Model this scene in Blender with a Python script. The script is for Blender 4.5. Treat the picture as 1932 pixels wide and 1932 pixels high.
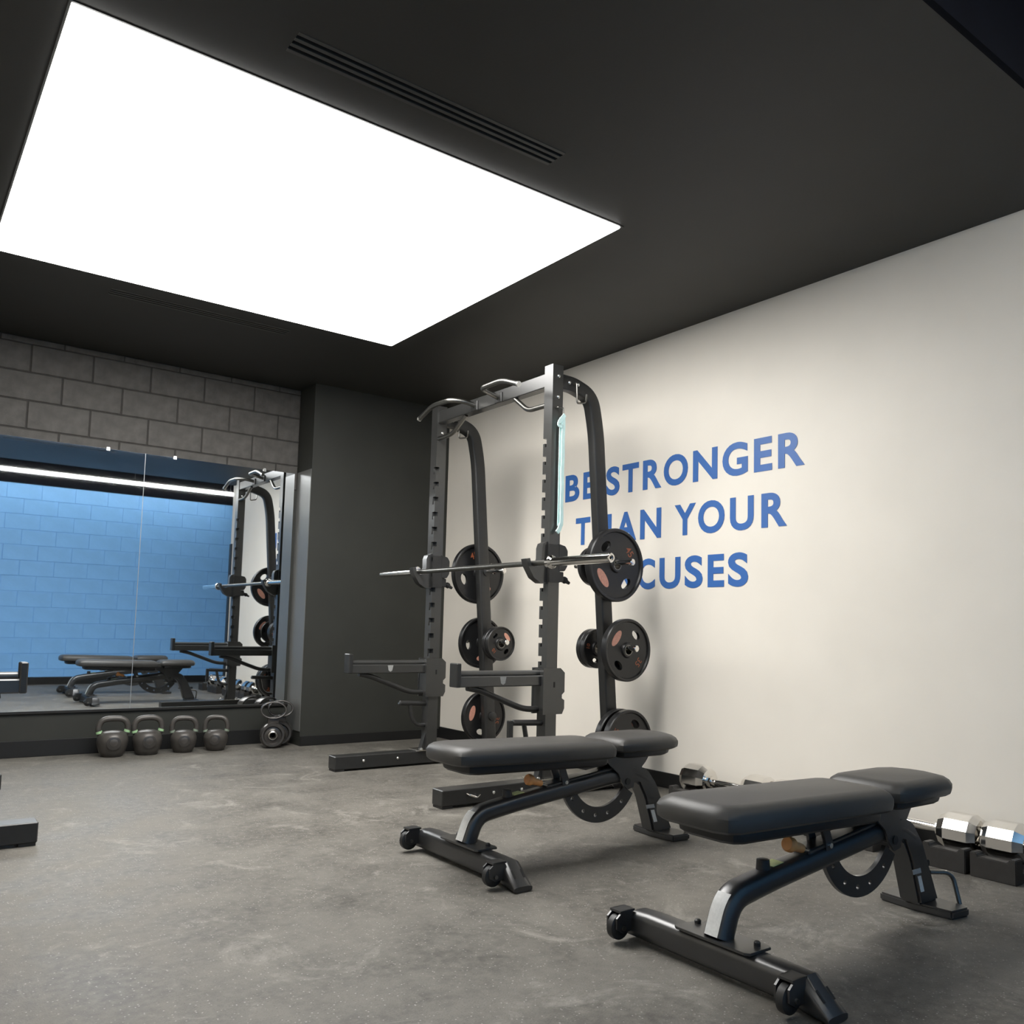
import bpy, bmesh, math, random
from mathutils import Vector, Matrix
random.seed(7)
PI = math.pi
scene = bpy.context.scene
COL = scene.collection
for o in list(bpy.data.objects):
    bpy.data.objects.remove(o)

# ------------------------------------------------------------------ camera
F_PX, YAW, PITCH, ROLL, PPY, CAM_H = 1618.07, .6355, .0832, .0264, 1050.9, .90
fw = Vector((math.sin(YAW)*math.cos(PITCH), math.cos(YAW)*math.cos(PITCH), math.sin(PITCH)))
r0 = Vector((math.cos(YAW), -math.sin(YAW), 0)); u0 = r0.cross(fw)
rt = r0*math.cos(ROLL) + u0*math.sin(ROLL)
up = -r0*math.sin(ROLL) + u0*math.cos(ROLL)
cd = bpy.data.cameras.new('camera')
cd.sensor_width = 36; cd.sensor_fit = 'HORIZONTAL'
cd.lens = F_PX/1932*36
cd.shift_y = (PPY-966)/1932
cd.clip_start = .02; cd.clip_end = 60
cam = bpy.data.objects.new('camera', cd); COL.objects.link(cam)
m = Matrix((rt, up, -fw)).transposed().to_4x4(); m.translation = (0, 0, CAM_H)
cam.matrix_world = m
scene.camera = cam

# ------------------------------------------------------------------ world, light, exposure
w = bpy.data.worlds.new('world'); scene.world = w; w.use_nodes = True
w.node_tree.nodes['Background'].inputs[0].default_value = (.35, .42, .55, 1)
w.node_tree.nodes['Background'].inputs[1].default_value = .02
PANEL_EMIT = 9.0
STRIP_EMIT = 19.0
vs = scene.view_settings
vs.view_transform = 'Standard'; vs.look = 'None'; vs.gamma = 1; vs.use_curve_mapping = False
vs.exposure = 0.55

# ------------------------------------------------------------------ materials
def lin(c):
    return tuple((x/12.92 if x <= .04045 else ((x+.055)/1.055)**2.4) for x in c)
def mat(name, rgb, rough=.5, metal=0, spec=.5, var=0, vscale=8, bump=0, bscale=60, emit=None, estr=0, coat=0, rvar=0):
    M = bpy.data.materials.new(name); M.use_nodes = True
    nt = M.node_tree; b = nt.nodes['Principled BSDF']; L = nt.links
    b.inputs['Base Color'].default_value = (*rgb, 1)
    b.inputs['Roughness'].default_value = rough
    b.inputs['Metallic'].default_value = metal
    b.inputs['Specular IOR Level'].default_value = spec
    b.inputs['Coat Weight'].default_value = coat
    tc = nt.nodes.new('ShaderNodeTexCoord')
    if var:
        n = nt.nodes.new('ShaderNodeTexNoise'); n.inputs['Scale'].default_value = vscale; n.inputs['Detail'].default_value = 6
        L.new(tc.outputs['Object'], n.inputs['Vector'])
        r = nt.nodes.new('ShaderNodeMapRange'); r.inputs[1].default_value = .3; r.inputs[2].default_value = .7
        r.inputs[3].default_value = 1-var; r.inputs[4].default_value = 1+var
        L.new(n.outputs['Fac'], r.inputs[0])
        mx = nt.nodes.new('ShaderNodeVectorMath'); mx.operation = 'SCALE'; mx.inputs[0].default_value = rgb
        L.new(r.outputs[0], mx.inputs['Scale']); L.new(mx.outputs[0], b.inputs['Base Color'])
        if rvar:
            r2 = nt.nodes.new('ShaderNodeMapRange'); r2.inputs[1].default_value = .3; r2.inputs[2].default_value = .7
            r2.inputs[3].default_value = rough-rvar; r2.inputs[4].default_value = rough+rvar
            L.new(n.outputs['Fac'], r2.inputs[0]); L.new(r2.outputs[0], b.inputs['Roughness'])
    if bump:
        n2 = nt.nodes.new('ShaderNodeTexNoise'); n2.inputs['Scale'].default_value = bscale; n2.inputs['Detail'].default_value = 4
        L.new(tc.outputs['Object'], n2.inputs['Vector'])
        bp = nt.nodes.new('ShaderNodeBump'); bp.inputs['Strength'].default_value = bump; bp.inputs['Distance'].default_value = .004
        L.new(n2.outputs['Fac'], bp.inputs['Height']); L.new(bp.outputs[0], b.inputs['Normal'])
    if emit:
        b.inputs['Emission Color'].default_value = (*emit, 1); b.inputs['Emission Strength'].default_value = estr
    return M

M = {}
M['white_wall'] = mat('white_wall_paint', (.76, .715, .640), .5, spec=.35, var=.025, vscale=3, bump=.05, bscale=90)
M['charcoal_wall'] = mat('charcoal_wall_paint', (.029, .030, .026), .55, spec=.35, var=.08, vscale=4, bump=.06, bscale=120)
M['block'] = mat('charcoal_block_paint', (.088, .082, .075), .6, spec=.3, var=.22, vscale=14, bump=.5, bscale=45)
M['mortar'] = mat('charcoal_mortar', (.040, .037, .034), .8, var=.2, vscale=20)
M['ceiling'] = mat('black_ceiling_paint', (.028, .027, .0245), .5, spec=.3, var=.06, vscale=3, bump=.04, bscale=150)
M['high_ceiling'] = mat('navy_black_ceiling', (.0028, .0034, .0065), .8, spec=.1, var=.1)
M['blue'] = mat('blue_block_paint', (.205, .465, .85), .5, spec=.3, var=.05, vscale=5, bump=.25, bscale=30)
M['blue_mortar'] = mat('blue_mortar_paint', (.19, .43, .79), .6, var=.05)
M['baseboard'] = mat('black_baseboard', (.010, .010, .010), .45, spec=.4, var=.1)
M['mirror'] = mat('mirror_glass', (.87, .91, .94), .015, 1, var=.004, vscale=1)
M['mirror_edge'] = mat('mirror_edge_trim', (.30, .31, .31), .3, .3, var=.03)
M['powder'] = mat('black_powder_coat', (.019, .019, .0185), .38, spec=.5, var=.1, vscale=30, bump=.03, bscale=600)
M['powder_grey'] = mat('dark_grey_powder_coat', (.025, .025, .024), .29, spec=1.0, var=.08, vscale=30)
M['bench_frame'] = mat('bench_black_paint', (.020, .020, .0205), .33, spec=.95, var=.1, vscale=25)
M['vinyl'] = mat('charcoal_vinyl', (.043, .041, .038), .46, spec=.45, var=.06, vscale=20, bump=.08, bscale=700)
M['pad_board'] = mat('black_pad_board', (.010, .010, .011), .5, var=.1)
M['rubber'] = mat('black_rubber', (.016, .016, .016), .5, var=.15, vscale=20)
M['cradle'] = mat('dark_rubber_cradle', (.022, .020, .018), .55, var=.15, vscale=30, bump=.1, bscale=300)
M['chrome'] = mat('chrome', (.80, .78, .75), .09, 1, var=.02)
M['steel'] = mat('brushed_steel', (.62, .60, .56), .25, 1, var=.05, vscale=40)
M['bar_steel'] = mat('dull_bar_steel', (.22, .215, .20), .33, 1, var=.08, vscale=60)
M['bolt'] = mat('zinc_bolt', (.75, .75, .72), .25, .9, var=.05)
M['plate'] = mat('black_urethane', (.012, .012, .0125), .33, spec=.5, var=.1, vscale=20)
M['orange'] = mat('orange_print', (.30, .085, .035), .5, var=.15, vscale=60)
M['logo'] = mat('faded_orange_badge', (.62, .30, .22), .45, var=.12, vscale=80)
M['knob'] = mat('orange_anodised_knob', (.86, .37, .12), .38, 0, var=.08, vscale=40)
M['label'] = mat('white_sticker', (.60, .60, .58), .45, var=.07, vscale=120)
M['label_print'] = mat('sticker_grey_print', (.30, .30, .29), .5, var=.1, vscale=120)
M['yellow'] = mat('yellow_green_sticker', (.42, .46, .18), .5, var=.1, vscale=80)
M['iron'] = mat('cast_iron_kettlebell', (.070, .064, .058), .42, .35, spec=.5, var=.15, vscale=25, bump=.12, bscale=120)
M['iron_polish'] = mat('dark_polished_iron', (.075, .070, .066), .27, .6, var=.12, vscale=25)
M['green_ring'] = mat('green_kettlebell_band', (.30, .48, .26), .5, var=.1, vscale=60)
M['teal_ring'] = mat('dull_grey_green_band', (.20, .25, .19), .5, var=.1, vscale=60)
M['band'] = mat('pale_aqua_latex', (.60, .82, .80), .5, var=.06, vscale=30)
M['blue_letter'] = mat('blue_vinyl_lettering', (.038, .128, .385), .42, spec=.4, var=.04, vscale=6)
M['vent_dark'] = mat('vent_slot_black', (.006, .006, .006), .7, var=.1)
M['vent'] = mat('black_vent_metal', (.040, .038, .035), .4, var=.05)
M['light'] = mat('luminous_panel', (.9, .9, .9), .6, emit=(1, .985, .955), estr=PANEL_EMIT)
M['strip'] = mat('led_strip', (.9, .9, .9), .6, emit=(1, .97, .90), estr=STRIP_EMIT)
M['jamb'] = mat('satin_grey_jamb', (.13, .13, .125), .28, spec=.6, var=.04)
M['trim'] = mat('dark_metal_trim', (.020, .019, .018), .4, .2, var=.05)

def floor_material():
    Mf = bpy.data.materials.new('speckled_rubber_floor'); Mf.use_nodes = True
    nt = Mf.node_tree; L = nt.links; b = nt.nodes['Principled BSDF']
    tc = nt.nodes.new('ShaderNodeTexCoord')
    def noise(scale, det, rough=.5):
        n = nt.nodes.new('ShaderNodeTexNoise'); n.inputs['Scale'].default_value = scale
        n.inputs['Detail'].default_value = det; n.inputs['Roughness'].default_value = rough
        L.new(tc.outputs['Object'], n.inputs['Vector']); return n
    def rng(src, a, b_, c, d):
        r = nt.nodes.new('ShaderNodeMapRange'); r.inputs[1].default_value = a; r.inputs[2].default_value = b_
        r.inputs[3].default_value = c; r.inputs[4].default_value = d; L.new(src, r.inputs[0]); return r.outputs[0]
    def mix(f, A, B):
        x = nt.nodes.new('ShaderNodeMix'); x.data_type = 'RGBA'
        L.new(f, x.inputs['Factor'])
        for s, v in ((x.inputs['A'], A), (x.inputs['B'], B)):
            if isinstance(v, tuple): s.default_value = (*v, 1)
            else: L.new(v, s)
        return x.outputs['Result']
    big = noise(3.2, 12, .70); mid = noise(30, 6, .7); fine = noise(230, 2)
    base = mix(rng(big.outputs['Fac'], .36, .64, 0, 1), (.058, .054, .047), (.146, .137, .119))
    base = mix(rng(mid.outputs['Fac'], .42, .66, 0, .75), base, (.152, .141, .122))
    base = mix(rng(fine.outputs['Fac'], .40, .32, 0, .6), base, (.045, .042, .038))
    # pale EPDM flecks
    v = nt.nodes.new('ShaderNodeTexVoronoi'); v.inputs['Scale'].default_value = 100; v.feature = 'F1'
    L.new(tc.outputs['Object'], v.inputs['Vector'])
    sep = nt.nodes.new('ShaderNodeSeparateColor'); L.new(v.outputs['Color'], sep.inputs[0])
    near = rng(v.outputs['Distance'], .10, .28, 1, 0)
    rare = rng(sep.outputs[0], .58, .85, 0, 1)
    mm = nt.nodes.new('ShaderNodeMath'); mm.operation = 'MULTIPLY'; L.new(near, mm.inputs[0]); L.new(rare, mm.inputs[1])
    base = mix(mm.outputs[0], base, (.34, .325, .30))
    # chalky scuffs
    sc = noise(3.4, 12, .75); sc.inputs['Distortion'].default_value = .8
    base = mix(rng(sc.outputs['Fac'], .55, .68, 0, .8), base, (.245, .232, .205))
    L.new(base, b.inputs['Base Color'])
    L.new(rng(big.outputs['Fac'], .3, .7, .48, .62), b.inputs['Roughness'])
    b.inputs['Specular IOR Level'].default_value = .35
    bp = nt.nodes.new('ShaderNodeBump'); bp.inputs['Strength'].default_value = .25; bp.inputs['Distance'].default_value = .003
    L.new(fine.outputs['Fac'], bp.inputs['Height']); L.new(bp.outputs[0], b.inputs['Normal'])
    return Mf
M['floor'] = floor_material()

# ------------------------------------------------------------------ mesh helpers
class MB:
    """collects shapes (in world-like coordinates); build() subtracts an origin and links ONE mesh object"""
    def __init__(s): s.v = []; s.f = []
    def add(s, v, f):
        k = len(s.v); s.v += [tuple(p) for p in v]; s.f += [tuple(i+k for i in q) for q in f]; return s
    def bm(s, b):
        b.verts.index_update(); s.add([v.co[:] for v in b.verts], [[v.index for v in f.verts] for f in b.faces]); b.free(); return s
    def box(s, x0, x1, y0, y1, z0, z1, bev=0, seg=2, T=None):
        b = bmesh.new(); bmesh.ops.create_cube(b, size=1)
        for v in b.verts: v.co = Vector(((x0+x1)/2+v.co.x*(x1-x0), (y0+y1)/2+v.co.y*(y1-y0), (z0+z1)/2+v.co.z*(z1-z0)))
        if bev: bmesh.ops.bevel(b, geom=b.edges[:], offset=bev, segments=seg, affect='EDGES', profile=.5)
        if T: b.transform(T)
        return s.bm(b)
    def sweep(s, path, prof, ref=(0, 1, 0), cap=True, scale=None):
        """profile points (a,b): a along the in-plane normal, b along ref"""
        P = [Vector(p) for p in path]; n = len(P); R = Vector(ref).normalized(); vs_ = []; k = len(prof)
        for i in range(n):
            t = (P[min(i+1, n-1)]-P[max(i-1, 0)]).normalized()
            b = (R - t*R.dot(t)).normalized(); a = b.cross(t)
            c = scale[i] if scale else 1
            for (pa, pb) in prof: vs_.append(P[i]+a*pa*c+b*pb*c)
        fs = []
        for i in range(n-1):
            for j in range(k):
                j2 = (j+1) % k
                fs.append((i*k+j, i*k+j2, (i+1)*k+j2, (i+1)*k+j))
        if cap: fs.append(tuple(range(k-1, -1, -1))); fs.append(tuple((n-1)*k+j for j in range(k)))
        return s.add(vs_, fs)
    def tube(s, path, r, n=12, cap=True):
        P = [Vector(p) for p in path]
        t = (P[1]-P[0]).normalized(); a = t.orthogonal().normalized(); vs_ = []; fs = []
        for i, p in enumerate(P):
            t2 = (P[min(i+1, len(P)-1)]-P[max(i-1, 0)]).normalized()
            a = (a-t2*a.dot(t2)).normalized(); b = t2.cross(a)
            rr = r[i] if isinstance(r, (list, tuple)) else r
            for j in range(n):
                q = 2*PI*j/n; vs_.append(p+a*math.cos(q)*rr+b*math.sin(q)*rr)
        for i in range(len(P)-1):
            for j in range(n):
                j2 = (j+1) % n; fs.append((i*n+j, i*n+j2, (i+1)*n+j2, (i+1)*n+j))
        if cap: fs.append(tuple(range(n-1, -1, -1))); fs.append(tuple((len(P)-1)*n+j for j in range(n)))
        return s.add(vs_, fs)
    def lathe(s, prof, n=32, T=None):
        """prof: (r, z) list around Z"""
        vs_ = []; fs = []
        for (r, z) in prof:
            for j in range(n):
                q = 2*PI*j/n; vs_.append(Vector((r*math.cos(q), r*math.sin(q), z)))
        for i in range(len(prof)-1):
            for j in range(n):
                j2 = (j+1) % n; fs.append((i*n+j, i*n+j2, (i+1)*n+j2, (i+1)*n+j))
        if prof[0][0] > 1e-6: fs.append(tuple(range(n-1, -1, -1)))
        if prof[-1][0] > 1e-6: fs.append(tuple((len(prof)-1)*n+j for j in range(n)))
        if T: vs_ = [T @ p for p in vs_]
        return s.add(vs_, fs)
    def ring(s, prof, n=32, T=None):
        """closed profile around Z (torus like)"""
        vs_ = []; fs = []; k = len(prof)
        for j in range(n):
            q = 2*PI*j/n
            for (r, z) in prof: vs_.append(Vector((r*math.cos(q), r*math.sin(q), z)))
        for j in range(n):
            j2 = (j+1) % n
            for i in range(k):
                i2 = (i+1) % k; fs.append((j*k+i, j2*k+i, j2*k+i2, j*k+i2))
        if T: vs_ = [T @ p for p in vs_]
        return s.add(vs_, fs)
    def prism(s, pts, a0, a1, axis='y', bev=0):
        """2D polygon extruded along an axis; for axis y the points are (x,z), x: (y,z), z: (x,y)"""
        def mk(p, a):
            return {'y': (p[0], a, p[1]), 'x': (a, p[0], p[1]), 'z': (p[0], p[1], a)}[axis]
        b = bmesh.new(); A = [b.verts.new(mk(p, a0)) for p in pts]; B = [b.verts.new(mk(p, a1)) for p in pts]
        n = len(pts); b.faces.new(A[::-1]); b.faces.new(B)
        for i in range(n): b.faces.new((A[i], A[(i+1) % n], B[(i+1) % n], B[i]))
        bmesh.ops.recalc_face_normals(b, faces=b.faces[:])
        if bev: bmesh.ops.bevel(b, geom=b.edges[:], offset=bev, segments=2, affect='EDGES')
        return s.bm(b)
    def loft(s, loops):
        k = len(loops[0]); vs_ = [p for l in loops for p in l]; fs = []
        for i in range(len(loops)-1):
            for j in range(k):
                j2 = (j+1) % k; fs.append((i*k+j, i*k+j2, (i+1)*k+j2, (i+1)*k+j))
        fs.append(tuple(range(k-1, -1, -1))); fs.append(tuple((len(loops)-1)*k+j for j in range(k)))
        return s.add(vs_, fs)
    def mesh(s, name, org=(0, 0, 0), ang=35):
        me = bpy.data.meshes.new(name)
        ox, oy, oz = org
        me.from_pydata([(x-ox, y-oy, z-oz) for x, y, z in s.v], [], s.f)
        b = bmesh.new(); b.from_mesh(me); bmesh.ops.recalc_face_normals(b, faces=b.faces[:]); b.to_mesh(me); b.free()
        if ang:
            for p in me.polygons: p.use_smooth = True
            me.set_sharp_from_angle(angle=math.radians(ang))
        return me
    def build(s, name, material, parent=None, org=(0, 0, 0), ang=35, loc=None):
        me = s.mesh(name, org, ang); me.materials.append(M[material] if isinstance(material, str) else material)
        o = bpy.data.objects.new(name, me); COL.objects.link(o)
        if parent: o.parent = parent
        if loc: o.location = loc
        return o

def tag(o, label, cat, group=None, kind=None):
    if label: o['label'] = label
    if cat: o['category'] = cat
    if group: o['group'] = group
    if kind: o['kind'] = kind
    return o
def thing(name, label, cat, loc=(0, 0, 0), rz=0, group=None):
    o = bpy.data.objects.new(name, None); o.empty_display_size = .1; COL.objects.link(o)
    o.location = loc; o.rotation_euler = (0, 0, rz)
    return tag(o, label, cat, group)
def struct(o):
    o['kind'] = 'structure'; return o
def copy_tree(o, parent=None):
    c = o.copy(); COL.objects.link(c); c.parent = parent
    for ch in o.children: copy_tree(ch, c)
    return c
def fillet(pts, rad, n=6):
    """round the inner corners of a polyline"""
    P = [Vector(p) for p in pts]; out = [P[0]]
    for i in range(1, len(P)-1):
        r = rad[i-1] if isinstance(rad, (list, tuple)) else rad
        a = (P[i-1]-P[i]); b = (P[i+1]-P[i]); d = min(r, a.length*.48, b.length*.48)
        A = P[i]+a.normalized()*d; B = P[i]+b.normalized()*d
        for k in range(n+1):
            t = k/n; out.append(A*(1-t)**2+P[i]*2*t*(1-t)+B*t*t)
    out.append(P[-1]); return out
def rrect(w, h, r, n=4):
    out = []
    for cx, cy, a0 in ((w/2-r, h/2-r, 0), (-w/2+r, h/2-r, 90), (-w/2+r, -h/2+r, 180), (w/2-r, -h/2+r, 270)):
        for k in range(n+1):
            a = math.radians(a0+90*k/n); out.append((cx+r*math.cos(a), cy+r*math.sin(a)))
    return out
RY = Matrix.Rotation(PI/2, 4, 'X')      # lathe axis Z -> -Y
def along_y(x, y, z):                   # local z -> +y
    return Matrix.Translation((x, y, z)) @ Matrix.Rotation(-PI/2, 4, 'X')
def along_x(x, y, z):
    return Matrix.Translation((x, y, z)) @ Matrix.Rotation(PI/2, 4, 'Y')

# ------------------------------------------------------------------ room dimensions (metres)
XR, XL = 3.771, -.886          # right / left wall
YB = 6.318                     # block wall face
YM = 6.300                     # mirror face
YP = 6.045                     # pier face
XP = 2.565                     # pier corner (right); left pier mirrored
XPL = .32
YF = -.27                      # blue wall face
ZC = 2.718                     # dropped ceiling
YD = 1.185                     # edge of dropped ceiling
YW = 1.115                     # free end of white wall
XE = 4.95                      # passage end

o = MB().box(XL-.2, XE+.2, YF-.3, YB+.3, -.06, 0).build('floor', 'floor'); struct(o)
o = MB().box(XR, XR+.14, YW, YB+.2, 0, ZC+.02).build('wall_right', 'white_wall'); struct(o)
o = MB().box(XL-.14, XL, YF-.2, YB+.2, 0, 3.5).build('wall_left', 'white_wall'); struct(o)
o = MB().box(XP, XR, YP, YB+.2, 0, ZC+.02).build('wall_pier_right', 'charcoal_wall'); struct(o)
o = MB().box(XL, XPL, YP, YB+.2, 0, ZC+.02).build('wall_pier_left', 'charcoal_wall'); struct(o)
o = MB().box(XE, XE+.14, YF-.2, YW+.4, 0, 3.5).build('wall_passage', 'charcoal_wall'); struct(o)
o = MB().box(XR+.14, XE+.14, YW, YW+.14, 0, 3.5).build('wall_passage_return', 'white_wall'); struct(o)
o = MB().box(XL-.2, XE+.2, YF-.3, YD, 3.40, 3.5).build('ceiling_high', 'high_ceiling'); struct(o)
o = MB().box(XL-.2, XE+.2, YD-.02, YD, ZC, 3.45).build('trim_1', 'high_ceiling'); struct(o)

# dropped ceiling with an opening for the luminous panel and the two slot diffusers
PX0, PX1, PY0, PY1 = .335, 2.580, 2.727, 4.875
V1 = (.925, 1.998, 2.430, 2.540)
V2 = (.925, 1.960, 5.045, 5.150)
cuts_x = sorted({XL-.2, XE+.2, PX0, PX1, V1[0], V1[1], V2[0], V2[1]})
cuts_y = sorted({YD, YB+.3, PY0, PY1, V1[2], V1[3], V2[2], V2[3]})
def hole(x, y):
    return any(a < x < b and c < y < d for a, b, c, d in ((PX0, PX1, PY0, PY1), V1, V2))
cm = MB()
for i in range(len(cuts_x)-1):
    for j in range(len(cuts_y)-1):
        xa, xb, ya, yb = cuts_x[i], cuts_x[i+1], cuts_y[j], cuts_y[j+1]
        if not hole((xa+xb)/2, (ya+yb)/2):
            cm.add([(xa, ya, ZC), (xb, ya, ZC), (xb, yb, ZC), (xa, yb, ZC)], [(0, 1, 2, 3)])
cm.box(XL-.2, XE+.2, YD, YB+.3, ZC+.10, ZC+.14)
cm.add([(XL-.2, YD, ZC), (XE+.2, YD, ZC), (XE+.2, YD, ZC+.1), (XL-.2, YD, ZC+.1)], [(0, 1, 2, 3)])
for a, b, c, d in ((PX0, PX1, PY0, PY1), V1, V2):
    cm.add([(a, c, ZC), (b, c, ZC), (b, d, ZC), (a, d, ZC), (a, c, ZC+.1), (b, c, ZC+.1), (b, d, ZC+.1), (a, d, ZC+.1)],
           [(0, 1, 5, 4), (1, 2, 6, 5), (2, 3, 7, 6), (3, 0, 4, 7)])
struct(cm.build('ceiling', 'ceiling', ang=0))

# luminous ceiling panel
lp = thing('ceiling_light_panel', 'huge glowing white rectangular light panel set in the black ceiling', 'ceiling light', ((PX0+PX1)/2, (PY0+PY1)/2, ZC))
og = ((PX0+PX1)/2, (PY0+PY1)/2, ZC)
MB().box(PX0+.006, PX1-.006, PY0+.006, PY1-.006, ZC-.010, ZC+.05, .004, 1).build('diffuser', 'light', lp, og)
fr = MB()
for a in ((PX0-.004, PX0+.004, PY0-.004, PY1+.004), (PX1-.004, PX1+.004, PY0-.004, PY1+.004),
          (PX0+.004, PX1-.004, PY0-.004, PY0+.004), (PX0+.004, PX1-.004, PY1-.004, PY1+.004)):
    fr.box(*a, ZC-.003, ZC+.03)
fr.build('frame', 'trim', lp, og)

# slot diffusers
def vent(V, label):
    x0, x1, y0, y1 = V; og = ((x0+x1)/2, (y0+y1)/2, ZC)
    t = thing('slot_vent', label, 'air vent', og, 0, 'slot diffusers in the ceiling')
    MB().box(x0, x1, y0, y1, ZC+.045, ZC+.05).build('plenum', 'vent_dark', t, og)
    n = 3; wslot = .015; gap = (y1-y0-n*wslot)/(n+1)
    y = y0
    for i in range(n+1):
        MB().box(x0, x1, y, y+gap, ZC-.002, ZC+.012, .001, 1).build('rail', 'vent', t, og); y += gap+wslot
vent(V1, 'black three-slot linear air vent on the near side of the light panel')
vent(V2, 'black linear slot air vent between the light panel and the mirror wall')

# baseboards
BH = .088
def bb(name, *a):
    struct(MB().box(*a, bev=.003, seg=1).build(name, 'baseboard'))
bb('baseboard_right', XR-.012, XR, YW, YP, 0, BH)
bb('baseboard_left', XL, XL+.012, YF, YP, 0, BH)
bb('baseboard_pier_right', XP, XR-.012, YP-.012, YP, 0, .072)
bb('baseboard_pier_left', XL+.012, XPL, YP-.012, YP, 0, .072)
bb('baseboard_back', XPL, XP, YB-.024, YB-.010, 0, .105)
bb('baseboard_front', XL+.012, XE, YF, YF+.012, 0, .10)

# ------------------------------------------------------------------ block wall over the mirror
wb = MB().box(XPL-.02, XP+.02, YB+.006, YB+.2, 0, ZC+.02).build('wall_back', 'mortar'); struct(wb)
CH, CW = .188, .3736
def block_mesh(w, h, d, name):
    return MB().box(-w/2, w/2, 0, d, -h/2, h/2, .004, 1).mesh(name)
bmesh_cache = {}
def blocks(parent, rows, x0, x1, cw, jt, yface, depth, material, sgn=1, name='block'):
    """rows: (z0, z1, x of any vertical joint)"""
    for (z0, z1, off) in rows:
        k = math.floor((x0-off)/cw)
        while off+k*cw < x1:
            a, b = max(off+k*cw, x0), min(off+(k+1)*cw, x1); k += 1
            if b-a < .03: continue
            w, h = round(b-a-jt, 4), round(z1-z0-jt, 4)
            key = (w, h, depth, material)
            if key not in bmesh_cache:
                me = block_mesh(w, h, depth, name); me.materials.append(M[material]); bmesh_cache[key] = me
            ob = bpy.data.objects.new(name, bmesh_cache[key]); COL.objects.link(ob)
            ob.parent = parent
            j = random.uniform(-.0012, .0012)
            ob.location = ((a+b)/2, yface+j if sgn > 0 else yface-depth+j, (z0+z1)/2)
rows = []
for i, z in enumerate((1.925, 2.113, 2.301, 2.489, 2.677)):
    rows.append((z, min(z+CH, ZC), .702 if i % 2 else .895))
blocks(wb, rows, XPL, XP, CW, .007, YB, .03, 'block')
# smooth panel under and behind the mirror
struct(MB().box(XPL, XP, YB-.010, YB+.004, 0, 1.92).build('wall_back_panel', 'charcoal_wall'))
struct(MB().box(XPL, XP, YM-.010, YB-.01, .272, .290, .002, 1).build('trim_2', 'trim'))

# ------------------------------------------------------------------ mirrors
ZM0, ZM1 = .290, 2.051
XS = 1.441
def mirror(x0, x1, label, seam):
    og = ((x0+x1)/2, YM+.004, ZM0)
    t = thing('wall_mirror', label, 'mirror', og, 0, 'mirror panels on the block wall')
    MB().box(x0, x1, YM, YM+.006, ZM0, ZM1).build('glass', 'mirror', t, og, ang=0)
    MB().box(x0, x1, YM+.0061, YM+.008, ZM0, ZM1).build('backing', 'trim', t, og, ang=0)
    if seam:
        MB().box(x1-.0018, x1+.0018, YM-.0012, YM+.0055, ZM0, ZM1).build('polished_edge', 'mirror_edge', t, og, ang=0)
    for fx in (.18, .78):
        xc = x0+(x1-x0)*fx
        MB().box(xc-.012, xc+.012, YM-.004, YM+.003, ZM1-.014, ZM1+.012, .002, 1).build('panel_glint', 'bolt', t, og)  # pale tab imitating a glint of the ceiling panel along the mirror top
mirror(XPL+.02, XS-.001, 'left mirror panel, from the vertical seam to the edge of the frame', True)
mirror(XS+.001, 2.535, 'right mirror panel, beside the charcoal pier and reflecting the rack', False)

struct(MB().box(XP-.004, XP, YP+.004, YM+.012, .105, ZM1+.01).build('trim_4', 'jamb'))
# ------------------------------------------------------------------ blue wall seen in the mirror
wf = MB().box(XL-.2, XE+.2, YF-.25, YF-.006, 0, 3.5).build('wall_front', 'blue_mortar'); struct(wf)
BC = .2030
rows = [(i*BC, (i+1)*BC, .05+(.203 if i % 2 else 0)) for i in range(13)]
blocks(wf, rows, XL, XE, 0.406, .0025, YF, .03, 'blue', sgn=-1)
struct(MB().box(XL, XE, YF-.004, YF+.012, 13*BC, 3.40).build('trim_3', 'high_ceiling'))
st = thing('strip_light', 'long glowing white strip light above the blue wall, seen in the mirror', 'strip light', (1.7, YF+.55, 2.73))
og = (1.7, YF+.55, 2.73)
MB().box(-.80, 4.22, YF+.51, YF+.59, 2.748, 2.768, .003, 1).build('housing', 'trim', st, og)
MB().tube([(-.79, YF+.55, 2.727), (4.21, YF+.55, 2.727)], .021, 16).build('diffuser', 'strip', st, og)
for xc in (-.5, 1.1, 2.7, 4.0):
    MB().tube([(xc, YF+.55, 2.768), (xc, YF+.55, 3.40)], .003, 6).build('suspension_cable', 'bar_steel', st, og)
# corner guard on the free end of the white wall
cg = MB().prism([(XR-.012, YW-.012), (XR+.145, YW-.012), (XR+.145, YW-.001), (XR-.001, YW-.001), (XR-.001, YW+.07), (XR-.012, YW+.07)], 0, 1.93, 'z').build('corner_guard', 'baseboard')
tag(cg, 'black corner guard on the free end of the white wall, seen in the mirror', 'corner guard')

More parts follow.
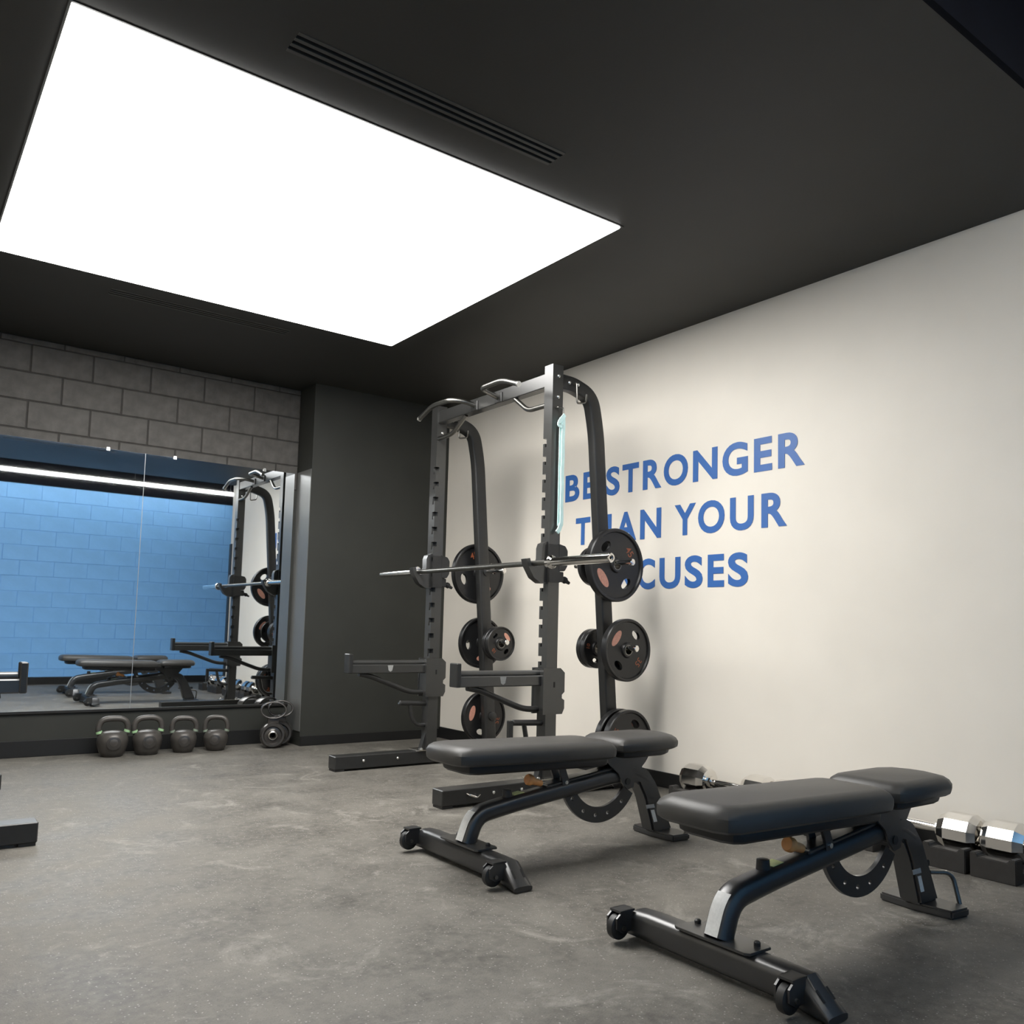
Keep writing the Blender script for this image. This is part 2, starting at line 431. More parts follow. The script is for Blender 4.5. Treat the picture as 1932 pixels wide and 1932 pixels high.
# ------------------------------------------------------------------ wall lettering
WL = thing('wall_lettering', 'blue lettering BE STRONGER THAN YOUR EXCUSES on the white wall', 'lettering', (XR-.001, 3.556, 1.16))
def glyph(ch, off):
    cu = bpy.data.curves.new('letter', 'FONT'); cu.body = ch; cu.size = 1; cu.offset = off; cu.resolution_u = 6
    ob = bpy.data.objects.new('letter', cu); COL.objects.link(ob)
    dg = bpy.context.evaluated_depsgraph_get(); dg.update()
    me = bpy.data.meshes.new_from_object(ob.evaluated_get(dg))
    bpy.data.objects.remove(ob); bpy.data.curves.remove(cu)
    return me
def add_line(items, z0, cap, parent):
    ref = glyph('H', .03); hz = [v.co.y for v in ref.vertices]; h0, h1 = min(hz), max(hz); bpy.data.meshes.remove(ref)
    sz = cap/(h1-h0)
    for ch, ya, yb in items:
        me = glyph(ch, .03)
        xs = [v.co.x for v in me.vertices]; x0, x1 = min(xs), max(xs); sx = (ya-yb)/(x1-x0)
        b = bmesh.new(); b.from_mesh(me); bpy.data.meshes.remove(me)
        geo = bmesh.ops.extrude_face_region(b, geom=b.faces[:])
        for v in [e for e in geo['geom'] if isinstance(e, bmesh.types.BMVert)]: v.co.z += 1
        for v in b.verts:
            X, Y, Z = v.co
            v.co = Vector((-.0003-Z*.0012, ya-(X-x0)*sx-3.556, z0+(Y-h0)*sz-1.16))
        for f in b.faces: f.smooth = False
        bmesh.ops.recalc_face_normals(b, faces=b.faces[:])
        nm = bpy.data.meshes.new('letter'); b.to_mesh(nm); b.free(); nm.materials.append(M['blue_letter'])
        ob = bpy.data.objects.new('letter', nm); COL.objects.link(ob); ob.parent = parent
add_line([('B', 4.509, 4.362), ('E', 4.323, 4.209), ('S', 4.097, 3.971), ('T', 3.946, 3.799), ('R', 3.763, 3.606), ('O', 3.587, 3.395), ('N', 3.356, 3.175), ('G', 3.139, 2.964), ('E', 2.923, 2.806), ('R', 2.768, 2.606)], 1.776, .184, WL)
add_line([('T', 4.391, 4.246), ('H', 4.215, 4.040), ('A', 4.000, 3.815), ('N', 3.781, 3.604), ('Y', 3.496, 3.332), ('O', 3.314, 3.122), ('U', 3.084, 2.924), ('R', 2.874, 2.713)], 1.470, .184, WL)
add_line([('E', 4.150, 4.034), ('X', 4.006, 3.826), ('C', 3.796, 3.650), ('U', 3.613, 3.446), ('S', 3.412, 3.277), ('E', 3.240, 3.123), ('S', 3.096, 2.959)], 1.162, .184, WL)

# ------------------------------------------------------------------ half rack
RO = (2.95, 4.3225, 0)
YC = 4.3225
def rack(label):
    t = thing('half_rack', label, 'squat rack', RO, 0, 'half racks')
    PXF, PXB = 2.960, 3.035
    zs = [1.955-.1015*i for i in range(13)]
    for s in (-1, 1):
        yc = YC+s*.615; yo = yc+s*.0375; yi = yc-s*.0375      # outer / inner faces
        lo, hi = min(yo, yi), max(yo, yi)
        # upright: rear box plus a front plate whose inner edge carries hooked slots
        u = MB().box(PXF+.026, PXB, lo, hi, .085, 2.39)
        poly = [(yo, .085), (yo, 2.39), (yi, 2.39)]
        for z in zs:
            poly += [(yi, z+.016), (yi+s*.030, z+.016), (yi+s*.030, z-.034), (yi+s*.017, z-.034), (yi+s*.017, z-.014), (yi, z-.014)]
        poly += [(yi, .085)]
        u.prism(poly, PXF, PXF+.026, 'x')
        u.build('upright', 'powder_grey', t, RO, ang=20)
        # rear box has open back-slots: dark inner web behind the slots
        # base skid with bolts and rubber feet
        k = MB().box(2.31, 3.56, yc-.048, yc+.048, .012, .092, .004, 1).build('base_skid', 'powder', t, RO)
        for xb in (2.345, 3.50):
            MB().box(xb-.03, xb+.03, yc-.044, yc+.044, 0, .013).build('rubber_foot', 'rubber', k, (0, 0, 0)).location = (-RO[0], -RO[1], 0)
        for xb in ((2.62, 2.80) if s < 0 else (2.50, 2.74)):
            b_ = MB().lathe([(.0085, 0), (.0085, .006), (.005, .009)], 10, Matrix.Translation((xb, yc-.048, .058)) @ RY).build('bolt', 'bolt', t, RO)
        if s < 0:
            MB().tube(fillet([(2.455, yc-.048, .066), (2.462, yc-.066, .062), (2.505, yc-.068, .046), (2.522, yc-.068, .060)], .008, 4), .005, 8).build('skid_hook', 'chrome', t, RO)
        MB().prism([(2.885, yc-.062), (3.11, yc-.062), (3.11, yc+.062), (2.885, yc+.062)], .092, .099, 'z', .001).build('foot_plate', 'steel', t, RO)
        for xb in (2.915, 3.08):
            MB().lathe([(.011, 0), (.011, .008), (.006, .012)], 10, Matrix.Translation((xb, yc-.045, .099))).build('bolt', 'bolt', t, RO)
        # gussets at the upright foot
        MB().prism([(2.960, .099), (2.93, .099), (2.96, .20)], yc-.02, yc+.02, 'y').build('foot_gusset', 'powder', t, RO)
        # rear leg: arched top sweeping into a slightly raked leg
        pth = [(3.03, yc, 2.305)]+fillet([(3.05, yc, 2.306), (3.13, yc, 2.305), (3.275, yc, 2.262), (3.322, yc, 2.06), (3.487, yc, .095)], [.05, .14, .14], 8)
        MB().sweep(pth, rrect(.086, .062, .012, 3)).build('rear_leg', 'powder', t, RO, ang=40)
        # bolts on the outer side of the upright head
        for zb in (2.325, 2.205):
            for sy in (-1, 1):
                MB().lathe([(.010, 0), (.010, .006), (.005, .010)], 10, Matrix.Translation((3.0, yc+sy*.0375, zb)) @ Matrix.Rotation(-sy*PI/2, 4, 'X')).build('bolt', 'bolt', t, RO)
        # weight horns
        for zh in (1.29, .806, .29):
            xh = 3.40+(1.29-zh)*.083
            for sy in ((-1, 1) if zh > .5 else (s,)):
                MB().tube([(xh, yc+sy*.030, zh), (xh, yc+sy*.232, zh), (xh, yc+sy*.233, zh), (xh, yc+sy*.243, zh), (xh, yc+sy*.246, zh)], [.0145, .0145, .0185, .0185, .015], 16).build('weight_horn', 'chrome', t, RO)
            for sy in (-1, 1):
                MB().lathe([(.030, 0), (.030, .014), (.018, .018)], 18, Matrix.Translation((xh, yc+sy*.031, zh)) @ Matrix.Rotation(-sy*PI/2, 4, 'X')).build('horn_collar', 'powder', t, RO)
        # safety arm
        a = MB().box(2.405, 2.955, yc-.030, yc+.030, .594, .650, .005, 1)
        a.tube([(2.415, yc, .660), (2.955, yc, .660)], .018, 12)
        a = a.build('safety_arm', 'powder_grey', t, RO)
        MB().box(2.382, 2.410, yc-.036, yc+.036, .594, .716, .004, 1).build('end_stop', 'powder', a, (0, 0, 0)).location = (-RO[0], -RO[1], 0)
        MB().tube(fillet([(2.47, yc, .590), (2.55, yc, .575), (2.84, yc, .468), (2.965, yc, .468)], .07, 6), .0165, 12).build('arm_brace', 'powder', a, (0, 0, 0)).location = (-RO[0], -RO[1], 0)
        b_ = MB().prism([(2.655, .645), (2.695, .645), (2.688, .612), (2.675, .604), (2.662, .612)], yc-.0325, yc-.030, 'y').build('arm_badge', 'label_print', a, (0, 0, 0)); b_.location = (-RO[0], -RO[1], 0)
        g = MB().prism([(2.93, .44), (2.93, .69), (3.05, .69), (3.08, .665), (3.08, .56), (3.062, .545), (3.062, .525), (3.08, .515), (3.08, .47), (3.065, .44)], lo-.014, lo-.002, 'y')
        g.prism([(2.93, .44), (2.93, .69), (3.05, .69), (3.08, .665), (3.08, .56), (3.062, .545), (3.062, .525), (3.08, .515), (3.08, .47), (3.065, .44)], hi+.002, hi+.014, 'y')
        g.box(2.932, 2.958, lo-.002, hi+.002, .45, .685)
        g.build('safety_bracket', 'powder_grey', t, RO)
        MB().prism([(3.000, .615), (3.012, .615), (3.012, .585), (3.000, .585)], lo-.0145, lo-.013, 'y').build('bracket_slot', 'vent_dark', t, RO)
        # band peg with curved brace
        p = MB().tube([(2.765, yc, .402), (2.77, yc, .400), (2.965, yc, .392)], [.012, .0165, .0165], 12)
        p.tube(fillet([(2.845, yc, .385), (2.865, yc, .29), (2.905, yc, .252), (2.965, yc, .252)], .05, 6), .0135, 10)
        p.build('band_peg', 'powder', t, RO)
        if s < 0:
            MB().box(2.738, 2.764, yc-.014, yc+.014, .285, .412, .003, 1).build('peg_strap', 'powder', t, RO)
        # J-cup
        j = MB().prism([(2.958, 1.385), (2.928, 1.372), (2.918, 1.345), (2.918, 1.290), (2.905, 1.246), (2.880, 1.240), (2.850, 1.246), (2.838, 1.285), (2.815, 1.280), (2.825, 1.245), (2.868, 1.180), (2.918, 1.152), (2.958, 1.152)], yc-.026, yc+.026, 'y')
        j = j.build('bar_cup', 'powder_grey', t, RO)
        c = MB().prism([(3.02, 1.225), (3.02, 1.375), (3.068, 1.365), (3.085, 1.34), (3.085, 1.255), (3.065, 1.225)], lo-.014, hi+.014, 'y', .003)
        c.box(2.956, 3.03, lo-.012, lo-.002, 1.16, 1.37); c.box(2.956, 3.03, hi+.002, hi+.012, 1.16, 1.37)
        c.box(3.03, 3.075, yc-.03, yc+.03, 1.165, 1.222, .003, 1)
        c.build('cup_bracket', 'powder', t, RO)
        MB().lathe([(.012, 0), (.014, .02), (.019, .028), (.019, .045), (.012, .05), (.009, .075)], 14, Matrix.Translation((3.072, yc, 1.195)) @ Matrix.Rotation(math.radians(115), 4, 'Y')).build('cup_knob', 'rubber', t, RO)
        # pull-up handle, upper: out from the beam, then outward and down at the tip
        hp = fillet([(2.965, YC+s*.125, 2.30), (2.875, YC+s*.135, 2.318), (2.80, YC+s*.175, 2.318), (2.80, YC+s*.385, 2.322), (2.80, YC+s*.544, 2.265)], [.05, .06, .06], 7)
        h = MB().tube(hp, .0155, 14).build('pull_up_handle', 'bar_steel', t, RO)
        d = (Vector(hp[-1])-Vector(hp[-2])).normalized()
        MB().tube([Vector(hp[-1])-d*.004, Vector(hp[-1])+d*.006], .0162, 14).build('handle_cap', 'bolt', h, (0, 0, 0)).location = (-RO[0], -RO[1], 0)
        # lower neutral grip
        MB().tube(fillet([(2.985, YC+s*.265, 2.27), (2.975, YC+s*.41, 2.168), (2.975, YC+s*.58, 2.166)], .05, 7), .0145, 12).build('lower_grip', 'bar_steel', t, RO)
        # accessory hook near the arch
        MB().tube(fillet([(3.115, yc-.031, 2.30), (3.118, yc-.058, 2.305), (3.122, yc-.060, 2.185), (3.185, yc-.060, 2.200), (3.192, yc-.060, 2.250)], .015, 4), .0055, 8).build('accessory_hook', 'bar_steel', t, RO)
        for xb in (3.085, 3.15):
            MB().lathe([(.010, 0), (.010, .006), (.005, .010)], 10, Matrix.Translation((xb, yc-.031, 2.305)) @ RY).build('bolt', 'bolt', t, RO)
    # cross beam with end flanges and a centre mount
    MB().box(2.965, 3.028, YC-.5775, YC+.5775, 2.270, 2.350, .004, 1).build('crossbeam', 'powder_grey', t, RO)
    for s in (-1, 1):
        MB().box(2.952, 2.968, YC+s*.13-.035, YC+s*.13+.035, 2.268, 2.33, .003, 1).build('handle_mount', 'powder', t, RO)
    return t
rack1 = rack('black half rack by the white wall, holding the barbell and weight plates')
# wire hook that carries the resistance band, on the near upright
lo1 = YC-.615-.0375
MB().tube(fillet([(2.985, lo1-.002, 2.140), (2.985, lo1-.022, 2.140), (3.022, lo1-.022, 2.142), (3.024, lo1-.022, 2.070)], .008, 4), .004, 8).build('band_hook', 'bar_steel', rack1, RO)
rack2 = copy_tree(rack1)
rack2['label'] = 'second half rack at the left edge, only a skid end and arm tip in view'
rack2.location = (2.885-RO[0], 8.86-RO[1], 0); rack2.rotation_euler = (0, 0, PI)

# ------------------------------------------------------------------ resistance band
rb = MB()
yb_ = lo1-.020
def ribbon(pts, wd, th):
    rb.sweep(pts, [(th/2, wd/2), (-th/2, wd/2), (-th/2, -wd/2), (th/2, -wd/2)], ref=(1, 0, 0))
ribbon([(3.020+.0015*math.sin(i*1.1), yb_-.008, 2.085-i*.0305) for i in range(21)], .022, .005)
ribbon([(3.010, yb_+.004, 2.085-i*.0305) for i in range(21)], .018, .004)
rb.sweep(fillet([(3.030, yb_-.006, 2.102), (2.990, yb_-.010, 2.058), (2.984, yb_-.010, 2.036), (3.008, yb_-.010, 2.034)], .012, 4), [(.011, .003), (-.011, .003), (-.011, -.003), (.011, -.003)], ref=(0, 1, 0))
rb.sweep([(3.018, yb_-.006, 1.485), (3.008, yb_-.006, 1.455), (2.992, yb_-.006, 1.435)], [(.012, .004), (-.012, .004), (-.012, -.004), (.012, -.004)], ref=(0, 1, 0))
o = rb.build('resistance_band', 'band', None, (3.01, yb_, 1.43), loc=(3.01, yb_, 1.43))
tag(o, 'pale aqua resistance band hanging on the near upright of the rack', 'resistance band')

# ------------------------------------------------------------------ barbell
XBAR, ZBAR = 2.868, 1.258
bl = thing('barbell', 'long chrome barbell resting empty in the cups of the rack', 'barbell', (XBAR, 4.25, ZBAR))
og = (XBAR, 4.25, ZBAR)
MB().tube([(XBAR, 3.50, ZBAR), (XBAR, 5.00, ZBAR)], .0148, 16).build('shaft', 'bar_steel', bl, og)
for s, ya, yb2 in ((-1, 3.555, 3.070), (1, 4.945, 5.430)):
    T = Matrix.Translation((XBAR, ya, ZBAR)) @ Matrix.Rotation(-s*PI/2, 4, 'X')
    Ls = abs(yb2-ya)
    sl = MB().lathe([(.016, 0), (.024, 0), (.024, Ls-.004), (.021, Ls), (.013, Ls), (.012, Ls-.006), (0, Ls-.006)], 24, T).build('sleeve', 'chrome', bl, og)
    c = MB().lathe([(.018, 0), (.034, .002), (.037, .006), (.037, .026), (.034, .03), (.027, .036), (.024, .04)], 28, Matrix.Translation((XBAR, ya-s*.002, ZBAR)) @ Matrix.Rotation(-s*PI/2, 4, 'X')).build('sleeve_collar', 'chrome', bl, og)
    MB().lathe([(0, 0), (.008, 0), (.008, .002), (0, .002)], 16, Matrix.Translation((XBAR, yb2-s*.0065, ZBAR)) @ Matrix.Rotation(-s*PI/2, 4, 'X')).build('end_cap', 'vent_dark', bl, og)

# ------------------------------------------------------------------ weight plates
def circle(r, n, cx=0, cz=0, sx=1, rot=0):
    out = []
    for k in range(n):
        q = 2*PI*k/n; a, b = r*sx*math.cos(q), r*math.sin(q)
        out.append((cx+a*math.cos(rot)-b*math.sin(rot), cz+a*math.sin(rot)+b*math.cos(rot)))
    return out
def text_mesh(body, size, at, rot, depth_sign, th):
    cu = bpy.data.curves.new('t', 'FONT'); cu.body = body; cu.size = size; cu.align_x = 'CENTER'; cu.align_y = 'CENTER'; cu.offset = .0006; cu.resolution_u = 3
    ob = bpy.data.objects.new('t', cu); COL.objects.link(ob)
    dg = bpy.context.evaluated_depsgraph_get(); dg.update()
    me = bpy.data.meshes.new_from_object(ob.evaluated_get(dg)); bpy.data.objects.remove(ob); bpy.data.curves.remove(cu)
    vs_ = []
    for v in me.vertices:
        x, z = v.co.x, v.co.y
        X = x*math.cos(rot)-z*math.sin(rot)+at[0]; Z = x*math.sin(rot)+z*math.cos(rot)+at[1]
        vs_.append((X*(1 if depth_sign < 0 else -1), depth_sign*th, Z))
    fs = [tuple(p.vertices) for p in me.polygons]; bpy.data.meshes.remove(me)
    return vs_, fs
def make_plate(R, th, label, num, grip=True):
    """axis along Y, centred on the bore"""
    t = thing('weight_plate', label, 'weight plate', (0, 0, 0), 0, 'black weight plates on the rack')
    web = th*.24
    loops = [circle(R*.90, 48), circle(.0265, 20)]
    if grip:
        for sg in (0, PI):
            loops.append(circle(R*.195, 18, R*.61*math.cos(sg), R*.61*math.sin(sg), .62, sg))
    b = bmesh.new(); rings = []
    for y in (-web, web):
        es = []; rs = []
        for l in loops:
            vv = [b.verts.new((p[0], y, p[1])) for p in l]; rs.append(vv)
            es += [b.edges.new((vv[i], vv[(i+1) % len(vv)])) for i in range(len(vv))]
        bmesh.ops.triangle_fill(b, use_beauty=True, use_dissolve=False, edges=es); rings.append(rs)
    for li in range(1, len(loops)):
        A, B = rings[0][li], rings[1][li]
        for i in range(len(A)): b.faces.new((A[i], A[(i+1) % len(A)], B[(i+1) % len(A)], B[i]))
    mb = MB().bm(b)
    h = th/2
    mb.ring([(R*.885, -web), (R*.91, -h*.92), (R*.935, -h), (R*.975, -h), (R, -h*.72), (R, h*.72), (R*.975, h), (R*.935, h), (R*.91, h*.92), (R*.885, web)], 56, Matrix.Rotation(-PI/2, 4, 'X'))
    mb.build('plate_body', 'plate', t, ang=30)
    hub = MB().ring([(.0258, -h), (.040, -h), (.046, -web), (.046, web), (.040, h), (.0258, h)], 28, Matrix.Rotation(-PI/2, 4, 'X')).build('hub', 'steel' if not grip else 'plate', t)
    MB().ring([(.0252, -h-.001), (.030, -h-.001), (.030, h+.001), (.0252, h+.001)], 28, Matrix.Rotation(-PI/2, 4, 'X')).build('steel_bushing', 'bar_steel', t)
    for sg in (-1, 1):
        MB().prism(circle(R*.30, 20, 0, R*.60*1, .42 if grip else .4, PI/2)[::1], sg*web, sg*(web+.0015), 'y').build('maker_badge', 'logo', t)
        v, f = text_mesh(num, R*.30, (0, -R*.62), PI, sg, web+.001)
        MB().add(v, f).build('weight_number', 'orange', t, ang=0)
    return t
P45 = make_plate(.212, .048, 'x', '45')
P35 = make_plate(.178, .044, 'x', '35')
P10 = make_plate(.116, .034, 'x', '10')
protos = {'45': P45, '35': P35, '10': P10}; used = set()
def place_plate(kind, x, y, z, ang, label):
    pr = protos[kind]
    o = pr if kind not in used else copy_tree(pr)
    used.add(kind)
    o.location = (x, y, z); o.rotation_euler = (0, ang, 0); o['label'] = label
def hx(z): return 3.40+(1.29-z)*.083
yR, yL = YC-.615, YC+.615
zsag = .0110
D = math.radians
place_plate('45', hx(1.29), 3.612, 1.29-zsag, D(232), 'large black plate on the top horn, nearest the lettering, behind the barbell end')
place_plate('10', hx(1.29), 3.792, 1.29-zsag, D(20), 'small black plate on the inner side of the near top horn')
place_plate('35', hx(.806), 3.550, .806-zsag, D(-52), 'large black plate on the middle horn below the lettering')
place_plate('10', hx(.806), 3.593, .806-zsag, D(10), 'small plate pressed behind the large plate on the near middle horn')
place_plate('10', hx(.806), 3.800, .806-zsag, D(100), 'inner of the two small plates on the near middle horn, beside the rack leg')
place_plate('10', hx(.806), 3.836, .806-zsag, D(75), 'outer of the two small plates on the near middle horn, farthest from its large plate')
place_plate('35', hx(.29), 3.572, .29-zsag, D(118), 'front plate on the lowest near horn, just above the bench seat')
place_plate('35', hx(.29), 3.640, .29-zsag, D(30), 'rear plate on the lowest near horn, against the rack leg')
place_plate('45', hx(1.29), 5.010, 1.29-zsag, D(160), 'large black plate on the top horn of the far rack leg')
place_plate('35', hx(.806), 5.010, .806-zsag, D(172), 'large black plate on the middle horn of the far rack leg')
place_plate('10', hx(.806), 4.775, .806-zsag, D(48), 'small glossy plate in front on the middle horn of the far rack leg')
place_plate('10', hx(.806), 4.815, .806-zsag, D(60), 'small plate squeezed between the far rack leg and the small glossy plate')
place_plate('35', hx(.29), 5.010, .29-zsag, D(-75), 'large black plate on the lowest horn of the far rack leg, near the baseboard')

# ------------------------------------------------------------------ adjustable bench
BO = (2.40, 1.555, 0)
def bench(label):
    t = thing('weight_bench', label, 'weight bench', BO, 0, 'adjustable benches')
    yc = 1.555
    tilt = lambda x: -.022*(x-1.75)
    def pad(x0, x1, hw, ztop, th, cl, cr, bev, name, material, tl=True, parent=t):
        def outline(ins):
            a, b, c = x0+ins, x1-ins, hw-ins
            out = []
            for (cx, cy, sx, sy, ch) in ((a, -c, 1, 1, cl), (b, -c, -1, 1, cr), (b, c, -1, -1, cr), (a, c, 1, -1, cl)):
                p = [(cx, cy+sy*ch), (cx+sx*ch*.30, cy+sy*ch*.30), (cx+sx*ch, cy)]
                if (cx, cy) in ((b, -c), (a, c)): p = p[::-1]
                out += p
            return out
        z1 = ztop; z0 = ztop-th; loops = []
        for ins, z in ((.012, z0), (.002, z0+.008), (0, z0+.02), (0, z1-bev*.85), (bev*.18, z1-bev*.45), (bev*.55, z1-bev*.14), (bev*1.0, z1)):
            loops.append([(x, yc+y, z+(tilt(x) if tl else 0)) for x, y in outline(ins)])
        return MB().loft(loops).build(name, material, parent, BO, ang=28)
    bp = pad(1.735, 2.520, .138, .466, .070, .05, .035, .036, 'back_pad', 'vinyl')
    pad(1.795, 2.50, .105, .398, .037, .04, .03, .006, 'back_board', 'pad_board')
    sp = pad(2.540, 2.915, .135, .458, .062, .035, .075, .036, 'seat_pad', 'vinyl', False)
    pad(2.575, 2.880, .105, .397, .028, .03, .06, .006, 'seat_board', 'rubber', False)
    # spine
    cl_ = fillet([(1.868, yc, .094), (1.895, yc, .175), (2.02, yc, .222), (2.58, yc, .286), (2.745, yc, .288), (2.83, yc, .205)], [.05, .09, .0, .06], 8)
    cl_ = fillet([(1.862, yc, .094), (1.90, yc, .192), (2.06, yc, .218), (2.60, yc, .284), (2.72, yc, .292), (2.80, yc, .25)], [.085, .08, .05, .05], 8)
    s_ = MB().sweep(cl_, rrect(.066, .074, .026, 5)).build('spine', 'bench_frame', t, BO, ang=45)
    # rear leg, widening towards the foot
    rl = MB().prism([(2.655, .262), (2.66, .318), (2.72, .326), (2.79, .30), (2.845, .235), (2.945, .028), (2.825, .028), (2.775, .18), (2.735, .245)], yc-.037, yc+.037, 'y', .008).build('rear_leg', 'bench_frame', t, BO, ang=40)
    MB().prism([(2.773, .150), (2.823, .150), (2.829, .134), (2.779, .134)], yc-.0385, yc-.037, 'y').build('maker_sticker', 'label_print', t, BO)
    MB().prism([(2.805, .125), (2.826, .125), (2.846, .072), (2.825, .072)], yc-.0385, yc-.037, 'y').build('serial_sticker', 'label', t, BO)
    MB().prism(circle(.012, 12, 2.905, .15), yc-.02, yc+.02, 'y').build('leg_bumper', 'rubber', t, BO)
    # rear foot
    fp = [(2.855, yc-.125), (2.945, yc-.135), (2.962, yc-.12), (2.972, yc), (2.962, yc+.12), (2.945, yc+.135), (2.855, yc+.125), (2.842, yc)]
    MB().prism(fp, 0, .028, 'z', .006).build('rear_foot', 'bench_frame', t, BO, ang=40)
    MB().tube(fillet([(2.895, yc-.03, .125), (2.985, yc-.06, .118), (2.985, yc-.085, .02)], .035, 6), .0075, 10).build('carry_handle', 'bar_steel', t, BO)
    # front cross foot: rounded tube with flat top
    prof = [(.036, .037), (.040, .030), (.034, -.030), (.014, -.040), (-.020, -.040), (-.038, -.022), (-.040, .004), (-.034, .030), (-.024, .038)]
    cb = MB()
    pr2 = rrect(.078, .080, .024, 5)
    # sloping end blocks: loft along y
    def sect(y, zt, zb, xo=0):
        out = []
        for (a, b) in pr2:
            z = (b+.040)/.080; out.append((1.872+a+xo, y, zb+z*(zt-zb)))
        return out
    cb.loft([sect(yc+.335, .030, .016), sect(yc+.300, .088, .012), sect(yc+.24, .092, .012), sect(yc-.24, .092, .010), sect(yc-.275, .090, .003), sect(yc-.348, .020, .001)])
    cross = cb.build('front_foot', 'bench_frame', t, BO, ang=40)
    for dx in (-.018, .022):
        MB().add([(1.872+dx-.004, yc-.3020, .0655), (1.872+dx+.004, yc-.3020, .0655), (1.872+dx+.004, yc-.3250, .0435), (1.872+dx-.004, yc-.3250, .0435)], [(0, 1, 2, 3)]).build('foot_slot', 'vent_dark', t, BO)
    # mounting plate + bolts
    MB().prism([(1.822, yc-.115), (1.832, yc-.128), (1.915, yc-.128), (1.922, yc-.115), (1.922, yc+.115), (1.832, yc+.128), (1.822, yc+.115)], .092, .099, 'z', .001).build('mount_plate', 'powder_grey', t, BO)
    for yb in (-.10, .10):
        MB().lathe([(.009, 0), (.009, .008), (.005, .012)], 10, Matrix.Translation((1.895, yc+yb, .099))).build('bolt', 'rubber', t, BO)
    # transport wheels with brackets
    for s in (-1, 1):
        yw = yc+s*(.262 if s < 0 else .318)
        MB().prism([(1.838, .094), (1.838, .035), (1.80, .03), (1.775, .045), (1.775, .075), (1.80, .094)], yw-.022, yw-.016, 'y').prism([(1.838, .094), (1.838, .035), (1.80, .03), (1.775, .045), (1.775, .075), (1.80, .094)], yw+.016, yw+.022, 'y').box(1.788, 1.845, yw-.022, yw+.022, .088, .094).build('wheel_bracket', 'bench_frame', t, BO)
        wh = MB().lathe([(.008, -.014), (.030, -.014), (.036, -.010), (.037, 0), (.036, .010), (.030, .014), (.008, .014)], 24, along_y(1.800, yw, .046)).build('transport_wheel', 'rubber', t, BO)
        MB().lathe([(.007, -.028), (.007, .028)], 10, along_y(1.800, yw, .046)).build('axle', 'bar_steel', t, BO)
    # warning label wrapped on the spine base
    lab = MB(); pts = [Vector(p) for p in cl_]
    seg = [p for p in pts if p.z < .186]
    L2 = []
    for i, p in enumerate(seg):
        tt = (pts[min(i+1, len(pts)-1)]-pts[max(i-1, 0)]).normalized()
        n = Vector((-tt.z, 0, tt.x)); L2.append(p+n*.0337)
    L2 = [q for q in L2 if q.z > .104]
    vs_ = [];
    for q in L2: vs_ += [(q.x, yc-.022, q.z), (q.x, yc+.022, q.z)]
    k = len(L2)
    lab.add(vs_, [(2*i, 2*i+1, 2*i+3, 2*i+2) for i in range(k-1)])
    lab.build('warning_label', 'label', t, BO)
    # spine furniture
    sz = lambda x: .218+(x-2.06)*.1222+.033
    MB().lathe([(.017, 0), (.020, .002), (.018, .030), (.012, .032)], 16, Matrix.Translation((2.050, yc, sz(2.05)-.006))).build('rubber_stop', 'rubber', t, BO)
    MB().prism([(2.072, sz(2.072)+.002), (2.120, sz(2.12)+.002), (2.120, sz(2.12)), (2.072, sz(2.072))], yc-.018, yc+.022, 'y').build('arrow_sticker', 'yellow', t, BO)
    MB().box(2.225, 2.60, yc-.030, yc+.030, 0, .014, .004, 1, T=Matrix.Translation((2.225, 0, sz(2.225)-.004)) @ Matrix.Rotation(-math.atan(.1222), 4, 'Y') @ Matrix.Translation((-2.225, 0, 0))).build('ladder_plate', 'powder_grey', t, BO)
    kn = Matrix.Translation((2.250, yc-.022, .272)) @ Matrix.Rotation(D(-72), 4, 'Y')
    MB().lathe([(.006, 0), (.006, .06)], 10, kn).build('pin_rod', 'chrome', t, BO)
    MB().lathe([(.010, .050), (.013, .055), (.015, .095), (.022, .108), (.022, .122), (.018, .128)], 18, kn).build('pull_knob', 'knob', t, BO)
    for yy in (-.028, .028):
        MB().prism([(2.262, .385), (2.300, .385), (2.340, .285), (2.330, .266), (2.305, .266), (2.300, .30)], yc+yy-.005, yc+yy+.005, 'y').build('pad_strut', 'bench_frame', t, BO)
    MB().lathe([(.008, -.04), (.008, .04)], 10, along_y(2.320, yc, .285)).build('strut_pin', 'bolt', t, BO)
    # adjustment sector with holes
    cx, cz, ro, ri = 2.535, .318, .222, .158
    b = bmesh.new(); n = 26; a0, a1 = D(196), D(328)
    outer = [(cx+ro*math.cos(a0+(a1-a0)*i/n), cz+ro*math.sin(a0+(a1-a0)*i/n)) for i in range(n+1)]
    inner = [(cx+ri*math.cos(a0+(a1-a0)*i/n), cz+ri*math.sin(a0+(a1-a0)*i/n)) for i in range(n, -1, -1)]
    loops = [outer+inner]
    for q in (215, 240, 262, 283, 310):
        loops.append(circle(.0085, 12, cx+.19*math.cos(D(q)), cz+.19*math.sin(D(q))))
    rings = []
    for y in (yc-.007, yc+.007):
        es = []; rs = []
        for l in loops:
            vv = [b.verts.new((p[0], y, p[1])) for p in l]; rs.append(vv)
            es += [b.edges.new((vv[i], vv[(i+1) % len(vv)])) for i in range(len(vv))]
        bmesh.ops.triangle_fill(b, use_beauty=True, use_dissolve=False, edges=es); rings.append(rs)
    for li in range(len(loops)):
        A, B = rings[0][li], rings[1][li]
        for i in range(len(A)): b.faces.new((A[i], A[(i+1) % len(A)], B[(i+1) % len(A)], B[i]))
    MB().bm(b).build('adjustment_sector', 'bench_frame', t, BO)
